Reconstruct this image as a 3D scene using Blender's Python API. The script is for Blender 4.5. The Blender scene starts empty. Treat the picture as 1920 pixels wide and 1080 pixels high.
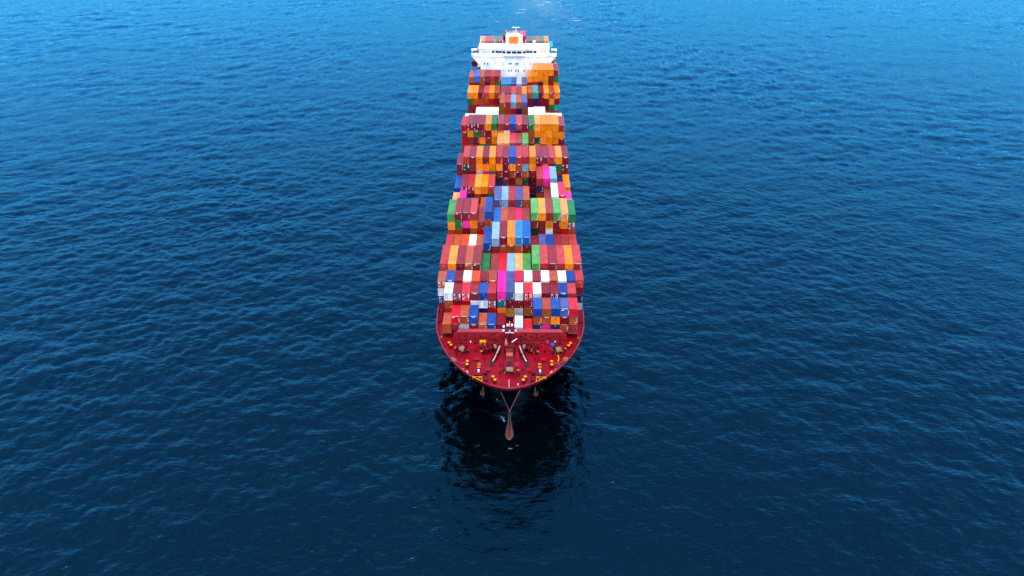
import bpy, math, random
import numpy as np
from mathutils import Vector, Matrix

random.seed(7)
S = bpy.context.scene
C = S.collection
R = math.radians

# ------------------------------------------------------------------ camera
CAM_H = 141.4
PITCH = R(31.2)
YAW = R(0.458)                       # the ship's line drifts a little to the right of the view axis
CAM_X = 1.97
cam = bpy.data.cameras.new('camera')
cam.sensor_width = 36.0
cam.lens = 36.0 * 1400 / 1920
cam.clip_start = 1.0
cam.clip_end = 60000
cam_o = bpy.data.objects.new('camera', cam)
cam_o.location = (CAM_X, 0, CAM_H)
cam_o.rotation_euler = (R(90) - PITCH, 0, YAW)
C.objects.link(cam_o)
S.camera = cam_o

# ------------------------------------------------------------------ sky, sun, exposure
SUN_EL, SUN_AZ = R(71), R(180)       # azimuth clockwise from +Y: high, veiled by thin cloud
world = bpy.data.worlds.new('World')
S.world = world
world.use_nodes = True
wn = world.node_tree
bg = wn.nodes['Background']
sky = wn.nodes.new('ShaderNodeTexSky')
sky.sky_type = 'NISHITA'
sky.sun_disc = False
sky.sun_elevation = SUN_EL
sky.sun_rotation = SUN_AZ
sky.altitude = 0
sky.air_density = 1.0
sky.dust_density = 2.2
sky.ozone_density = 3.0
wn.links.new(sky.outputs[0], bg.inputs[0])
bg.inputs[1].default_value = 0.15
sun = bpy.data.lights.new('sun', 'SUN')
sun.energy = 0.8
sun.angle = R(16)
sun.color = (1.0, 0.90, 0.76)
sun_o = bpy.data.objects.new('sun', sun)
sd = Vector((math.sin(SUN_AZ) * math.cos(SUN_EL), math.cos(SUN_AZ) * math.cos(SUN_EL), math.sin(SUN_EL)))
sun_o.rotation_euler = sd.to_track_quat('Z', 'Y').to_euler()
sun_o.location = (0, 300, 400)
C.objects.link(sun_o)
S.view_settings.view_transform = 'Standard'
S.view_settings.look = 'None'
S.view_settings.gamma = 1.0
S.view_settings.exposure = 2.0


# ------------------------------------------------------------------ materials
def new_mat(name):
    m = bpy.data.materials.new(name)
    m.use_nodes = True
    nt = m.node_tree
    return m, nt, nt.nodes['Principled BSDF']


def paint(name, col, rough=0.45, wear=(0.12, 0.05, 0.03), amount=0.35, vary=0.18, scale=0.6, metallic=0.0, streak=1.0, spec=0.12, thr=0.58):
    """painted steel: noise-driven fading, rust blotches and small tone changes from object to object"""
    m, nt, b = new_mat(name)
    N, L = nt.nodes, nt.links
    tc = N.new('ShaderNodeTexCoord')
    oi = N.new('ShaderNodeObjectInfo')
    off = N.new('ShaderNodeVectorMath'); off.operation = 'SCALE'
    comb = N.new('ShaderNodeCombineXYZ')
    for i in range(3):
        L.new(oi.outputs['Random'], comb.inputs[i])
    L.new(comb.outputs[0], off.inputs[0]); off.inputs['Scale'].default_value = 91.0
    add = N.new('ShaderNodeVectorMath'); add.operation = 'ADD'
    L.new(tc.outputs['Object'], add.inputs[0]); L.new(off.outputs[0], add.inputs[1])
    n1 = N.new('ShaderNodeTexNoise'); n1.inputs['Scale'].default_value = scale; n1.inputs['Detail'].default_value = 5
    L.new(add.outputs[0], n1.inputs['Vector'])
    mp = N.new('ShaderNodeMapping'); mp.inputs['Scale'].default_value = (2.2, 0.35, 2.2 if streak else 1)
    L.new(add.outputs[0], mp.inputs['Vector'])
    n2 = N.new('ShaderNodeTexNoise'); n2.inputs['Scale'].default_value = scale * 2.0; n2.inputs['Detail'].default_value = 6
    n2.inputs['Roughness'].default_value = 0.65
    L.new(mp.outputs[0], n2.inputs['Vector'])
    hsv = N.new('ShaderNodeHueSaturation')
    hsv.inputs['Color'].default_value = (*col, 1)
    mr = N.new('ShaderNodeMapRange')
    mr.inputs['To Min'].default_value = 1 - vary; mr.inputs['To Max'].default_value = 1 + vary
    isl = N.new('ShaderNodeNewGeometry')
    sm = N.new('ShaderNodeMath'); sm.operation = 'ADD'
    L.new(oi.outputs['Random'], sm.inputs[0]); L.new(isl.outputs['Random Per Island'], sm.inputs[1])
    fr = N.new('ShaderNodeMath'); fr.operation = 'FRACT'
    L.new(oi.outputs['Random'], fr.inputs[0])
    L.new(fr.outputs[0], mr.inputs['Value'])
    ml = N.new('ShaderNodeMath'); ml.operation = 'MULTIPLY'
    mr2 = N.new('ShaderNodeMapRange'); mr2.inputs['From Min'].default_value = 0.25; mr2.inputs['From Max'].default_value = 0.75
    mr2.inputs['To Min'].default_value = 0.68; mr2.inputs['To Max'].default_value = 1.22
    L.new(n1.outputs['Fac'], mr2.inputs['Value'])
    L.new(mr.outputs[0], ml.inputs[0]); L.new(mr2.outputs[0], ml.inputs[1])
    L.new(ml.outputs[0], hsv.inputs['Value'])
    mr4 = N.new('ShaderNodeMapRange'); mr4.inputs['To Min'].default_value = 1.03; mr4.inputs['To Max'].default_value = 0.97
    L.new(oi.outputs['Random'], mr4.inputs['Value']); L.new(mr4.outputs[0], hsv.inputs['Saturation'])
    mr3 = N.new('ShaderNodeMapRange'); mr3.inputs['From Min'].default_value = thr; mr3.inputs['From Max'].default_value = thr + 0.2
    mr3.inputs['To Max'].default_value = amount
    L.new(n2.outputs['Fac'], mr3.inputs['Value'])
    mix = N.new('ShaderNodeMix'); mix.data_type = 'RGBA'
    L.new(mr3.outputs[0], mix.inputs['Factor'])
    L.new(hsv.outputs[0], mix.inputs[6]); mix.inputs[7].default_value = (*wear, 1)
    L.new(mix.outputs[2], b.inputs['Base Color'])
    rr = N.new('ShaderNodeMapRange'); rr.inputs['To Min'].default_value = rough - 0.08; rr.inputs['To Max'].default_value = rough + 0.15
    L.new(n1.outputs['Fac'], rr.inputs['Value']); L.new(rr.outputs[0], b.inputs['Roughness'])
    b.inputs['Metallic'].default_value = metallic
    b.inputs['Specular IOR Level'].default_value = spec
    return m


# container paint: code -> (words, linear base colour)
PAL = {
    'o': ('orange', (0.602, 0.15, 0.0021)), 'f': ('pale orange', (0.55, 0.19, 0.055)), 'b': ('rust brown', (0.248, 0.0422, 0.0124)),
    'm': ('maroon', (0.136, 0.0062, 0.0136)), 'j': ('brown maroon', (0.161, 0.0161, 0.0136)), 'p': ('dusty red', (0.285, 0.0211, 0.0211)),
    'r': ('bright red', (0.372, 0.0031, 0.00868)), 'e': ('crimson', (0.409, 0.00372, 0.0372)), 'k': ('magenta', (0.527, 0.00496, 0.174)),
    'w': ('white', (0.50, 0.50, 0.49)), 'l': ('light blue', (0.118, 0.223, 0.31)), 'u': ('blue', (0.00186, 0.0341, 0.174)),
    'n': ('navy', (0.0031, 0.0124, 0.062)), 'v': ('violet blue', (0.0403, 0.0527, 0.161)), 's': ('sky blue', (0.00372, 0.118, 0.26)),
    'i': ('azure', (0.00248, 0.0744, 0.298)), 'g': ('green', (0.00496, 0.105, 0.0248)), 'a': ('light green', (0.0496, 0.205, 0.0434)),
    'd': ('dark green', (0.00496, 0.0372, 0.0155)), 't': ('turquoise', (0.0093, 0.236, 0.211)), 'y': ('pale grey', (0.288, 0.304, 0.312)),
    'c': ('ochre', (0.223, 0.0806, 0.00744)), 'z': ('dark plum', (0.0434, 0.00248, 0.0124)), 'x': ('vermilion', (0.459, 0.0465, 0.0112)),
    'q': ('petrol blue', (0.00496, 0.0744, 0.0992)),
}
CM = {k: paint('paint_' + v[0].replace(' ', '_'), v[1], rough=0.30, amount=0.5 if k not in 'w' else 0.3, spec=0.17, thr=0.54,
               wear=(0.16, 0.07, 0.045) if k not in 'wy' else (0.35, 0.32, 0.28), scale=0.5) for k, v in PAL.items()}
M = {
    'hull': paint('hull_navy_black', (0.0008, 0.0010, 0.0026), 0.5, (0.003, 0.0025, 0.002), 0.4, 0, 0.15, spec=0.03),
    'boot': paint('boot_top_red', (0.50, 0.14, 0.12), 0.2, (0.20, 0.09, 0.05), 0.6, 0, 0.5, spec=0.5),
    'bulb': paint('bulb_antifouling', (0.070, 0.014, 0.007), 0.25, (0.05, 0.03, 0.008), 0.8, 0, 0.9, spec=0.22),
    'deck': paint('deck_red', (0.175, 0.0035, 0.0095), 0.34, (0.045, 0.005, 0.004), 0.75, 0, 0.20, streak=0, thr=0.48),
    'rim': paint('rim_red', (0.20, 0.009, 0.024), 0.45, (0.3, 0.04, 0.04), 0.4, 0, 0.4),
    'gear': paint('gear_red', (0.075, 0.002, 0.005), 0.45, (0.06, 0.02, 0.015), 0.6, 0.1, 0.9),
    'break': paint('breakwater_red', (0.19, 0.003, 0.007), 0.34, (0.15, 0.01, 0.01), 0.6, 0, 0.5),
    'dark': paint('dark_steel', (0.014, 0.005, 0.005), 0.6, (0.02, 0.01, 0.01), 0.4, 0, 0.8),
    'yellow': paint('safety_yellow', (0.45, 0.19, 0.003), 0.45, (0.3, 0.16, 0.03), 0.4, 0.06, 1.5),
    'rope': paint('mooring_rope', (0.16, 0.11, 0.075), 0.9, (0.3, 0.22, 0.15), 0.6, 0.05, 3.0),
    'chain': paint('galvanised_chain', (0.45, 0.42, 0.42), 0.4, (0.35, 0.12, 0.1), 0.5, 0, 2.0),
    'white': paint('white_paint', (0.64, 0.64, 0.65), 0.4, (0.42, 0.38, 0.33), 0.35, 0, 0.3, thr=0.54),
    'grey': paint('grey_steel', (0.30, 0.31, 0.33), 0.45, (0.12, 0.08, 0.06), 0.3, 0, 1.0),
    'silver': paint('bare_aluminium', (0.42, 0.46, 0.52), 0.35, (0.3, 0.3, 0.32), 0.3, 0, 1.0),
    'orange': paint('funnel_orange', (0.5, 0.125, 0.003), 0.45, (0.5, 0.14, 0.02), 0.3, 0, 0.6),
    'bluep': paint('drum_blue', (0.015, 0.05, 0.30), 0.4, (0.05, 0.05, 0.1), 0.3, 0, 2),
    'magp': paint('drum_magenta', (0.4, 0.01, 0.12), 0.4, (0.3, 0.05, 0.1), 0.3, 0, 2),
    'rust': paint('anchor_rust', (0.045, 0.016, 0.010), 0.7, (0.10, 0.04, 0.02), 0.6, 0, 1.2),
    'salmon': paint('hatch_salmon', (0.32, 0.06, 0.035), 0.5, (0.35, 0.06, 0.04), 0.5, 0, 1.2),
    'yprint': paint('print_yellow', (0.80, 0.45, 0.02), 0.5, (0.4, 0.2, 0.02), 0.2, 0, 2),
    'wprint': paint('print_white', (0.75, 0.75, 0.75), 0.5, (0.5, 0.45, 0.42), 0.3, 0, 2),
}
m, nt, b = new_mat('bridge_glass')
b.inputs['Base Color'].default_value = (0.012, 0.014, 0.020, 1); b.inputs['Roughness'].default_value = 0.15
M['glass'] = m


# ------------------------------------------------------------------ mesh helpers
class MB:
    def __init__(self):
        self.v, self.f, self.mi, self.n = [], [], [], 0

    def add(self, vs, fs, mi=0):
        self.v.extend(vs); self.f.extend([tuple(i + self.n for i in f) for f in fs]); self.mi.extend([mi] * len(fs)); self.n += len(vs)
        return self

    def box(self, x0, x1, y0, y1, z0, z1, mi=0):
        return self.add([(x0, y0, z0), (x1, y0, z0), (x1, y1, z0), (x0, y1, z0), (x0, y0, z1), (x1, y0, z1), (x1, y1, z1), (x0, y1, z1)],
                        [(0, 3, 2, 1), (4, 5, 6, 7), (0, 1, 5, 4), (1, 2, 6, 5), (2, 3, 7, 6), (3, 0, 4, 7)], mi)

    def obox(self, c, s, rz=0.0, rx=0.0, mi=0):
        """box of size s centred at c, turned about x then z"""
        mt = Matrix.Translation(c) @ Matrix.Rotation(rz, 4, 'Z') @ Matrix.Rotation(rx, 4, 'X')
        h = [q / 2 for q in s]
        vs = [tuple(mt @ Vector((a * h[0], b_ * h[1], c_ * h[2]))) for c_ in (-1, 1) for a, b_ in ((-1, -1), (1, -1), (1, 1), (-1, 1))]
        return self.add(vs, [(0, 3, 2, 1), (4, 5, 6, 7), (0, 1, 5, 4), (1, 2, 6, 5), (2, 3, 7, 6), (3, 0, 4, 7)], mi)

    def tube(self, p0, p1, r0, r1=None, n=8, cap=True, mi=0):
        r1 = r0 if r1 is None else r1
        p0, p1 = Vector(p0), Vector(p1)
        d = (p1 - p0).normalized()
        a = d.orthogonal().normalized(); b_ = d.cross(a)
        vs = []
        for p, r in ((p0, r0), (p1, r1)):
            for i in range(n):
                t = 2 * math.pi * i / n
                vs.append(tuple(p + a * (r * math.cos(t)) + b_ * (r * math.sin(t))))
        fs = [(i, (i + 1) % n, n + (i + 1) % n, n + i) for i in range(n)]
        if cap:
            fs += [tuple(range(n - 1, -1, -1)), tuple(range(n, 2 * n))]
        return self.add(vs, fs, mi)

    def path(self, pts, r, n=6, mi=0):
        for a, b_ in zip(pts[:-1], pts[1:]):
            self.tube(a, b_, r, n=n, mi=mi)
        return self

    def torus(self, c, R_, r, axis='Z', n=16, k=6, mi=0):
        vs, fs = [], []
        for i in range(n):
            t = 2 * math.pi * i / n
            for j in range(k):
                q = 2 * math.pi * j / k
                x, y, z = (R_ + r * math.cos(q)) * math.cos(t), (R_ + r * math.cos(q)) * math.sin(t), r * math.sin(q)
                if axis == 'X': x, y, z = z, x, y
                if axis == 'Y': x, y, z = x, z, y
                vs.append((c[0] + x, c[1] + y, c[2] + z))
        for i in range(n):
            for j in range(k):
                a, b_ = i * k + j, i * k + (j + 1) % k
                c2, d = ((i + 1) % n) * k + (j + 1) % k, ((i + 1) % n) * k + j
                fs.append((a, d, c2, b_))
        return self.add(vs, fs, mi)

    def mesh(self, name, smooth=False, mats=None):
        me = bpy.data.meshes.new(name)
        me.from_pydata(self.v, [], self.f)
        for q in (mats or []):
            me.materials.append(q)
        me.polygons.foreach_set('material_index', self.mi)
        if smooth:
            me.polygons.foreach_set('use_smooth', [True] * len(self.f))
        me.update()
        return me

    def build(self, name, mat, parent=None, smooth=False, loc=None, rz=0.0):
        mats = mat if isinstance(mat, (list, tuple)) else [mat]
        o = bpy.data.objects.new(name, self.mesh(name, smooth, mats))
        return link(o, parent, loc, rz)


ROOT_INV = {}


def link(o, parent=None, loc=None, rz=0.0):
    C.objects.link(o)
    if parent is not None:
        o.parent = parent
        if parent.name in ROOT_INV:
            o.matrix_parent_inverse = ROOT_INV[parent.name]
    if loc is not None:
        o.location = loc
    if rz:
        o.rotation_euler.z = rz
    return o


def copy_tree(o, loc, rz=None, parent=None):
    c = o.copy(); C.objects.link(c)
    c.location = loc
    if rz is not None:
        c.rotation_euler.z = rz
    if parent is not None:
        c.parent = parent
    for ch in o.children:
        d = ch.copy(); C.objects.link(d); d.parent = c
        d.matrix_parent_inverse = ch.matrix_parent_inverse
    return c


def tag(o, label=None, cat=None, group=None, kind=None):
    if label: o['label'] = label
    if cat: o['category'] = cat
    if group: o['group'] = group
    if kind: o['kind'] = kind
    return o


# ------------------------------------------------------------------ the sea
def spectrum_tile(n, size, wind, amp, lmin, lmax, seed, spread=2.0):
    rng = np.random.default_rng(seed)
    k1 = np.fft.fftfreq(n, size / n) * 2 * np.pi
    kx, ky = np.meshgrid(k1, k1, indexing='ij')
    k = np.sqrt(kx ** 2 + ky ** 2); k[0, 0] = 1
    lam = 2 * np.pi / k
    ang = np.arctan2(ky, kx) - wind
    P = k ** -3.2 * (0.35 + np.abs(np.cos(ang)) ** spread)
    P *= np.exp(-(lam / lmax) ** 2) * (lam > lmin); P[0, 0] = 0
    h = np.fft.fft2(rng.normal(size=(n, n))) * np.sqrt(P)
    hh = np.real(np.fft.ifft2(h))
    s = amp / hh.std()
    dx = np.real(np.fft.ifft2(-1j * kx / k * h)) * s
    dy = np.real(np.fft.ifft2(-1j * ky / k * h)) * s
    return hh * s, dx, dy


def sample(tile, size, x, y):
    n = tile.shape[0]
    u = (x / size * n) % n; v = (y / size * n) % n
    i0 = np.floor(u).astype(int) % n; j0 = np.floor(v).astype(int) % n
    fu, fv = u - np.floor(u), v - np.floor(v)
    i1, j1 = (i0 + 1) % n, (j0 + 1) % n
    return (tile[i0, j0] * (1 - fu) * (1 - fv) + tile[i1, j0] * fu * (1 - fv) + tile[i0, j1] * (1 - fu) * fv + tile[i1, j1] * fu * fv)


def axis(lo_n, hi_n, step, lo, hi, grow, far):
    mid = np.arange(lo_n, hi_n + step / 2, step)
    def out(a, lim, sgn):
        res, st, p = [], step, a
        while sgn * (lim - p) > 0:
            st = min(st * grow, 3.2); p += sgn * st; res.append(p)
        st *= 2
        while abs(p) < far:
            p += sgn * st; st *= 1.6; res.append(p)
        return res
    return np.array(out(lo_n, lo, -1)[::-1] + list(mid) + out(hi_n, hi, 1))


def build_sea():
    xs = axis(-150, 150, 0.70, -620, 620, 1.012, 26000)
    ys = axis(95, 290, 0.60, 40, 960, 1.009, 26000)
    X, Y = np.meshgrid(xs, ys, indexing='ij')
    h1, a1, b1 = spectrum_tile(512, 311.0, R(100), 0.15, 3.2, 30.0, 3, 2.0)
    h2, a2, b2 = spectrum_tile(512, 197.0, R(75), 0.062, 1.3, 5.0, 5, 1.2)
    c, s = math.cos(0.5), math.sin(0.5)
    X2, Y2 = X * c - Y * s, X * s + Y * c
    # the crests stay apart: slow patches of calmer and rougher water
    gust, _, _ = spectrum_tile(128, 900.0, 0, 1.0, 60.0, 400.0, 11, 0.1)
    G = np.clip(1.0 + 0.22 * sample(gust, 900.0, X, Y), 0.55, 1.5)
    G *= 1 - 0.55 * np.exp(-((X - 12) / 26) ** 2) * np.clip((Y - 490) / 60, 0, 1)      # churned, flattened wake
    far = np.clip(1.0 - (np.maximum(np.abs(X) - 620, np.maximum(Y - 960, 40 - Y))) / 200.0, 0, 1)
    Z = (sample(h1, 311.0, X, Y) + sample(h2, 197.0, X2, Y2)) * G * far
    DX = (sample(a1, 311.0, X, Y)) * G * far * 1.25
    DY = (sample(b1, 311.0, X, Y)) * G * far * 1.25
    # foam: only where the bulb breaks the surface, in the wake and on a few crests
    F = np.zeros_like(X)
    def spot(x, y, rx, ry, a, rot=0.0):
        cc, ss = math.cos(rot), math.sin(rot)
        u = (X - x) * cc + (Y - y) * ss; v = -(X - x) * ss + (Y - y) * cc
        np.maximum(F, a * np.exp(-(u / rx) ** 2 - (v / ry) ** 2), out=F)
    spot(-1.9, 162.0, 0.7, 2.2, 1.0, 0.35); spot(-3.6, 170.5, 0.9, 2.2, 0.75, 0.5); spot(0, 150.2, 1.9, 0.6, 0.7)
    spot(2.0, 151.5, 1.6, 0.5, 0.6, 0.5); spot(-1.8, 151.4, 1.2, 0.5, 0.65, -0.5)
    spot(-15, 690, 13, 5.0, 1.15); spot(-22, 672, 7, 3.5, 1.0); spot(2, 700, 14, 3, 0.62); spot(-30, 735, 12, 4, 0.6); spot(45, 700, 30, 22, 1.0); spot(35, 780, 40, 40, 0.95); spot(10, 740, 30, 30, 0.9); spot(-5, 650, 14, 12, 0.85)
    spot(-71, 434, 3.2, 0.9, 0.95); spot(-182, 413, 2.2, 0.9, 0.85); spot(27, 138, 2.0, 0.5, 0.66, 0.4); spot(19, 141, 1.2, 0.4, 0.55)
    spot(-140, 405, 2.0, 0.7, 0.8); spot(-119, 520, 2.4, 0.9, 0.85); spot(-210, 470, 2.2, 0.9, 0.8); spot(-45, 116, 1.0, 0.4, 0.62)
    brk, _, _ = spectrum_tile(256, 160.0, R(90), 1.0, 2.5, 9.0, 17, 4.0)
    F = np.where(Y > 300, F * 0.80 * np.clip(0.45 + 0.45 * sample(brk, 160.0, X * 0.35, Y), 0, 1.15), F)
    P = np.stack([X + DX, Y + DY, Z], -1).reshape(-1, 3).astype(np.float32)
    nx, ny = len(xs), len(ys)
    idx = np.arange(nx * ny).reshape(nx, ny)
    quads = np.stack([idx[:-1, :-1], idx[1:, :-1], idx[1:, 1:], idx[:-1, 1:]], -1).reshape(-1, 4)
    me = bpy.data.meshes.new('sea')
    me.vertices.add(len(P)); me.vertices.foreach_set('co', P.ravel())
    me.loops.add(quads.size); me.loops.foreach_set('vertex_index', quads.ravel().astype(np.int32))
    me.polygons.add(len(quads)); me.polygons.foreach_set('loop_start', np.arange(0, quads.size, 4, dtype=np.int32))
    me.polygons.foreach_set('use_smooth', np.ones(len(quads), dtype=bool))
    me.update(calc_edges=True)
    at = me.attributes.new('foam', 'FLOAT', 'POINT'); at.data.foreach_set('value', F.ravel().astype(np.float32))
    A = np.exp(-((X - 22 - 0.01 * (Y - 600)) / 24) ** 2) * np.clip((Y - 600) / 120, 0, 1) * np.clip(0.6 + 0.35 * sample(gust, 900.0, X * 6, Y * 3), 0, 1)
    at = me.attributes.new('aerated', 'FLOAT', 'POINT'); at.data.foreach_set('value', A.ravel().astype(np.float32))
    o = bpy.data.objects.new('sea', me); C.objects.link(o)
    tag(o, 'dark teal open sea with small wind waves around the ship', 'sea', kind='structure')
    m, nt, b = new_mat('sea_water')
    N, L = nt.nodes, nt.links
    nt.nodes.remove(b)
    body = N.new('ShaderNodeBsdfDiffuse'); body.inputs['Color'].default_value = (0.0001, 0.0009, 0.0012, 1)
    gloss = N.new('ShaderNodeBsdfGlossy'); gloss.inputs['Color'].default_value = (0.105, 0.565, 0.90, 1)
    gloss.inputs['Roughness'].default_value = 0.045
    fres = N.new('ShaderNodeFresnel'); fres.inputs['IOR'].default_value = 1.42
    wmix = N.new('ShaderNodeMixShader')
    L.new(fres.outputs[0], wmix.inputs[0]); L.new(body.outputs[0], wmix.inputs[1]); L.new(gloss.outputs[0], wmix.inputs[2])
    geo = N.new('ShaderNodeNewGeometry')
    def noise(scale, detail, rough, stretch=(1, 1, 1)):
        mp = N.new('ShaderNodeMapping'); mp.inputs['Scale'].default_value = stretch
        L.new(geo.outputs['Position'], mp.inputs['Vector'])
        t = N.new('ShaderNodeTexNoise'); t.inputs['Scale'].default_value = scale; t.inputs['Detail'].default_value = detail
        t.inputs['Roughness'].default_value = rough; L.new(mp.outputs[0], t.inputs['Vector'])
        return t.outputs['Fac']
    bp1 = N.new('ShaderNodeBump'); bp1.inputs['Strength'].default_value = 1.0; bp1.inputs['Distance'].default_value = 0.23
    L.new(noise(0.85, 2.5, 0.5, (0.62, 1.15, 1)), bp1.inputs['Height'])
    bp2 = N.new('ShaderNodeBump'); bp2.inputs['Strength'].default_value = 1.0; bp2.inputs['Distance'].default_value = 0.06
    L.new(noise(2.4, 2, 0.5, (0.7, 1.1, 1)), bp2.inputs['Height'])
    L.new(bp1.outputs[0], bp2.inputs['Normal'])
    for nd in (body, gloss, fres):
        L.new(bp2.outputs[0], nd.inputs['Normal'])
    # foam shading
    fa = N.new('ShaderNodeAttribute'); fa.attribute_name = 'foam'
    fn = noise(1.6, 6, 0.7)
    mul = N.new('ShaderNodeMath'); mul.operation = 'MULTIPLY_ADD'
    L.new(fn, mul.inputs[0]); mul.inputs[1].default_value = 1.5; mul.inputs[2].default_value = -1.15
    ad = N.new('ShaderNodeMath'); ad.operation = 'ADD'; L.new(mul.outputs[0], ad.inputs[0]); L.new(fa.outputs['Fac'], ad.inputs[1])
    mrf = N.new('ShaderNodeMapRange'); mrf.inputs['From Min'].default_value = 0.18; mrf.inputs['From Max'].default_value = 0.62
    L.new(ad.outputs[0], mrf.inputs['Value'])
    aa = N.new('ShaderNodeAttribute'); aa.attribute_name = 'aerated'
    am = N.new('ShaderNodeMath'); am.operation = 'MULTIPLY'; L.new(aa.outputs['Fac'], am.inputs[0]); am.inputs[1].default_value = 0.06
    fm = N.new('ShaderNodeMath'); fm.operation = 'MAXIMUM'; L.new(mrf.outputs[0], fm.inputs[0]); L.new(am.outputs[0], fm.inputs[1])
    foam = N.new('ShaderNodeBsdfDiffuse'); foam.inputs['Color'].default_value = (0.45, 0.50, 0.55, 1)
    mx = N.new('ShaderNodeMixShader'); L.new(fm.outputs[0], mx.inputs[0]); L.new(wmix.outputs[0], mx.inputs[1]); L.new(foam.outputs[0], mx.inputs[2])
    L.new(mx.outputs[0], nt.nodes['Material Output'].inputs['Surface'])
    me.materials.append(m)


build_sea()

# ------------------------------------------------------------------ the ship
DECK = 19.8
STERN = 481.0
BEAM = 21.6
ship = bpy.data.objects.new('cargo_ship', None)
ship.location = (0, 316, 0); ship.empty_display_size = 5
C.objects.link(ship)
ROOT_INV[ship.name] = Matrix.Translation((0, -316, 0))
tag(ship, 'long container ship with dark hull, red foredeck and white bridge', 'ship')


def stem_y(z):
    t = min(max(z / DECK, -0.45), 1.0)
    return 150.1 + 14.4 * (max(1 - t, 0)) ** 1.3 if t >= 0 else 164.5 + 2.0 * min(-t / 0.4, 1)


def half_breadth(y, z):
    t = min(max(z / DECK, 0), 1.0)
    q = t ** 3.5
    L_ = 110 + (34 - 110) * q
    a = 1.6 + 0.4 * q
    e = 1.0 - 0.4 * q
    s = min(max((y - stem_y(z)) / L_, 0), 1)
    w = BEAM * (1 - (1 - s) ** a) ** e
    if y > 430:
        w *= 1 - (0.10 + 0.25 * (1 - t)) * ((y - 430) / (STERN - 430)) ** 2
    return w


def build_hull():
    zs = [-8, -5, -2.5, -1, 0, 0.8, 1.6, 2.8, 4.3, 5.8, 8, 10.5, 13, 15, 16.5, 18, 19, DECK]
    ss = [0, .003, .008, .016, .03, .05, .075, .1, .14, .19, .25, .33, .43, .55, .7, .88, 1.0]
    mb = MB()
    cols = []
    for z in zs:
        y0 = stem_y(z)
        ln = 110 + (34 - 110) * (min(max(z / DECK, 0), 1) ** 3.5)
        ys = [y0 + s * ln for s in ss] + [y0 + ln + (430 - y0 - ln) * k / 4 for k in range(1, 5)] + [445, 460, 472, STERN]
        cols.append(ys)
    nst = len(cols[0])
    for side in (-1, 1):
        for i, z in enumerate(zs):
            for y in cols[i]:
                mb.v.append((side * half_breadth(y, z), y, z))
    base = mb.n
    n1 = len(zs) * nst
    for si, side in enumerate((-1, 1)):
        for i in range(len(zs) - 1):
            for j in range(nst - 1):
                a = si * n1 + i * nst + j
                q = (a, a + 1, a + nst + 1, a + nst)
                mb.f.append(q if side > 0 else q[::-1]); mb.mi.append(1 if zs[i + 1] <= 4.31 else 0)
    for i in range(len(zs) - 1):                                   # transom
        a, b_ = i * nst + nst - 1, n1 + i * nst + nst - 1
        mb.f.append((a, a + nst, b_ + nst, b_)); mb.mi.append(1 if zs[i + 1] <= 4.31 else 0)
    mb.n = len(mb.v)
    mb.build('hull', [M['hull'], M['boot']], ship, smooth=True)
    # deck plate
    ring = [150.25 + 34 * s for s in (0, .004, .012, .03, .06, .1, .15, .22, .3, .4, .5, .65, .8, 1)] + [220, 280, 340, 400, 430, 445, 460, 472, STERN - 0.1]
    mb = MB()
    vs, fs = [], []
    for y in ring:
        w = max(half_breadth(y, DECK) - 0.12, 0.01)
        vs += [(-w, y, DECK - 0.02), (w, y, DECK - 0.02)]
    for i in range(len(ring) - 1):
        fs.append((2 * i, 2 * i + 1, 2 * i + 3, 2 * i + 2))
    mb.add(vs, fs).build('deck', M['deck'], ship)
    # low bulwark round the forecastle with a flat rail on top
    ring = [150.1 + 34 * s for s in (0, .001, .004, .01, .02, .04, .06, .08, .1, .13, .17, .22, .28, .35, .43, .52, .62, .74, .86, 1)] + [190, 196]
    pts = [(-half_breadth(y, DECK), y) for y in ring[::-1]] + [(half_breadth(y, DECK), y) for y in ring[1:]]
    for nm, z0, z1, t0, t1, mat in (('bulwark', DECK - 0.06, DECK + 0.55, -0.10, 0.05, 'gear'), ('bulwark_rail', DECK + 0.56, DECK + 0.70, -0.24, 0.10, 'rim')):
        vs, fs = [], []
        n = len(pts)
        for i, (x, y) in enumerate(pts):
            x0, y0 = pts[max(i - 1, 0)]; x1, y1 = pts[min(i + 1, n - 1)]
            d = Vector((x1 - x0, y1 - y0)).normalized(); nrm = Vector((d.y, -d.x))
            for t, z in ((t0, z0), (t1, z0), (t1, z1), (t0, z1)):
                vs.append((x + nrm.x * t, y + nrm.y * t, z))
        for i in range(n - 1):
            for k in range(4):
                a, b_ = i * 4 + k, i * 4 + (k + 1) % 4
                fs.append((a, a + 4, b_ + 4, b_))
        MB().add(vs, fs).build(nm, M[mat], ship)
    # inner stays of the bulwark
    st = MB().add([(0, 0, 0), (0, 0.75, 0), (0, 0, 0.55), (0.06, 0, 0), (0.06, 0.75, 0), (0.06, 0, 0.55)],
                  [(0, 1, 2), (3, 5, 4), (0, 3, 4, 1), (1, 4, 5, 2), (2, 5, 3, 0)]).mesh('bulwark_stay', mats=[M['gear']])
    acc = 0
    for (x0, y0), (x1, y1) in zip(pts[:-1], pts[1:]):
        sl = math.hypot(x1 - x0, y1 - y0)
        t = 1.4 - acc
        while t < sl:
            f = t / sl
            x, y = x0 + (x1 - x0) * f, y0 + (y1 - y0) * f
            d = math.atan2(y1 - y0, x1 - x0)
            nx, ny = math.sin(d), -math.cos(d)
            o = bpy.data.objects.new('bulwark_stay', st)
            link(o, ship, (x - nx * 0.12, y - ny * 0.12, DECK), math.atan2(-ny, -nx) - math.pi / 2)
            t += 1.4
        acc = (acc + sl) % 1.4


build_hull()


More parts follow.
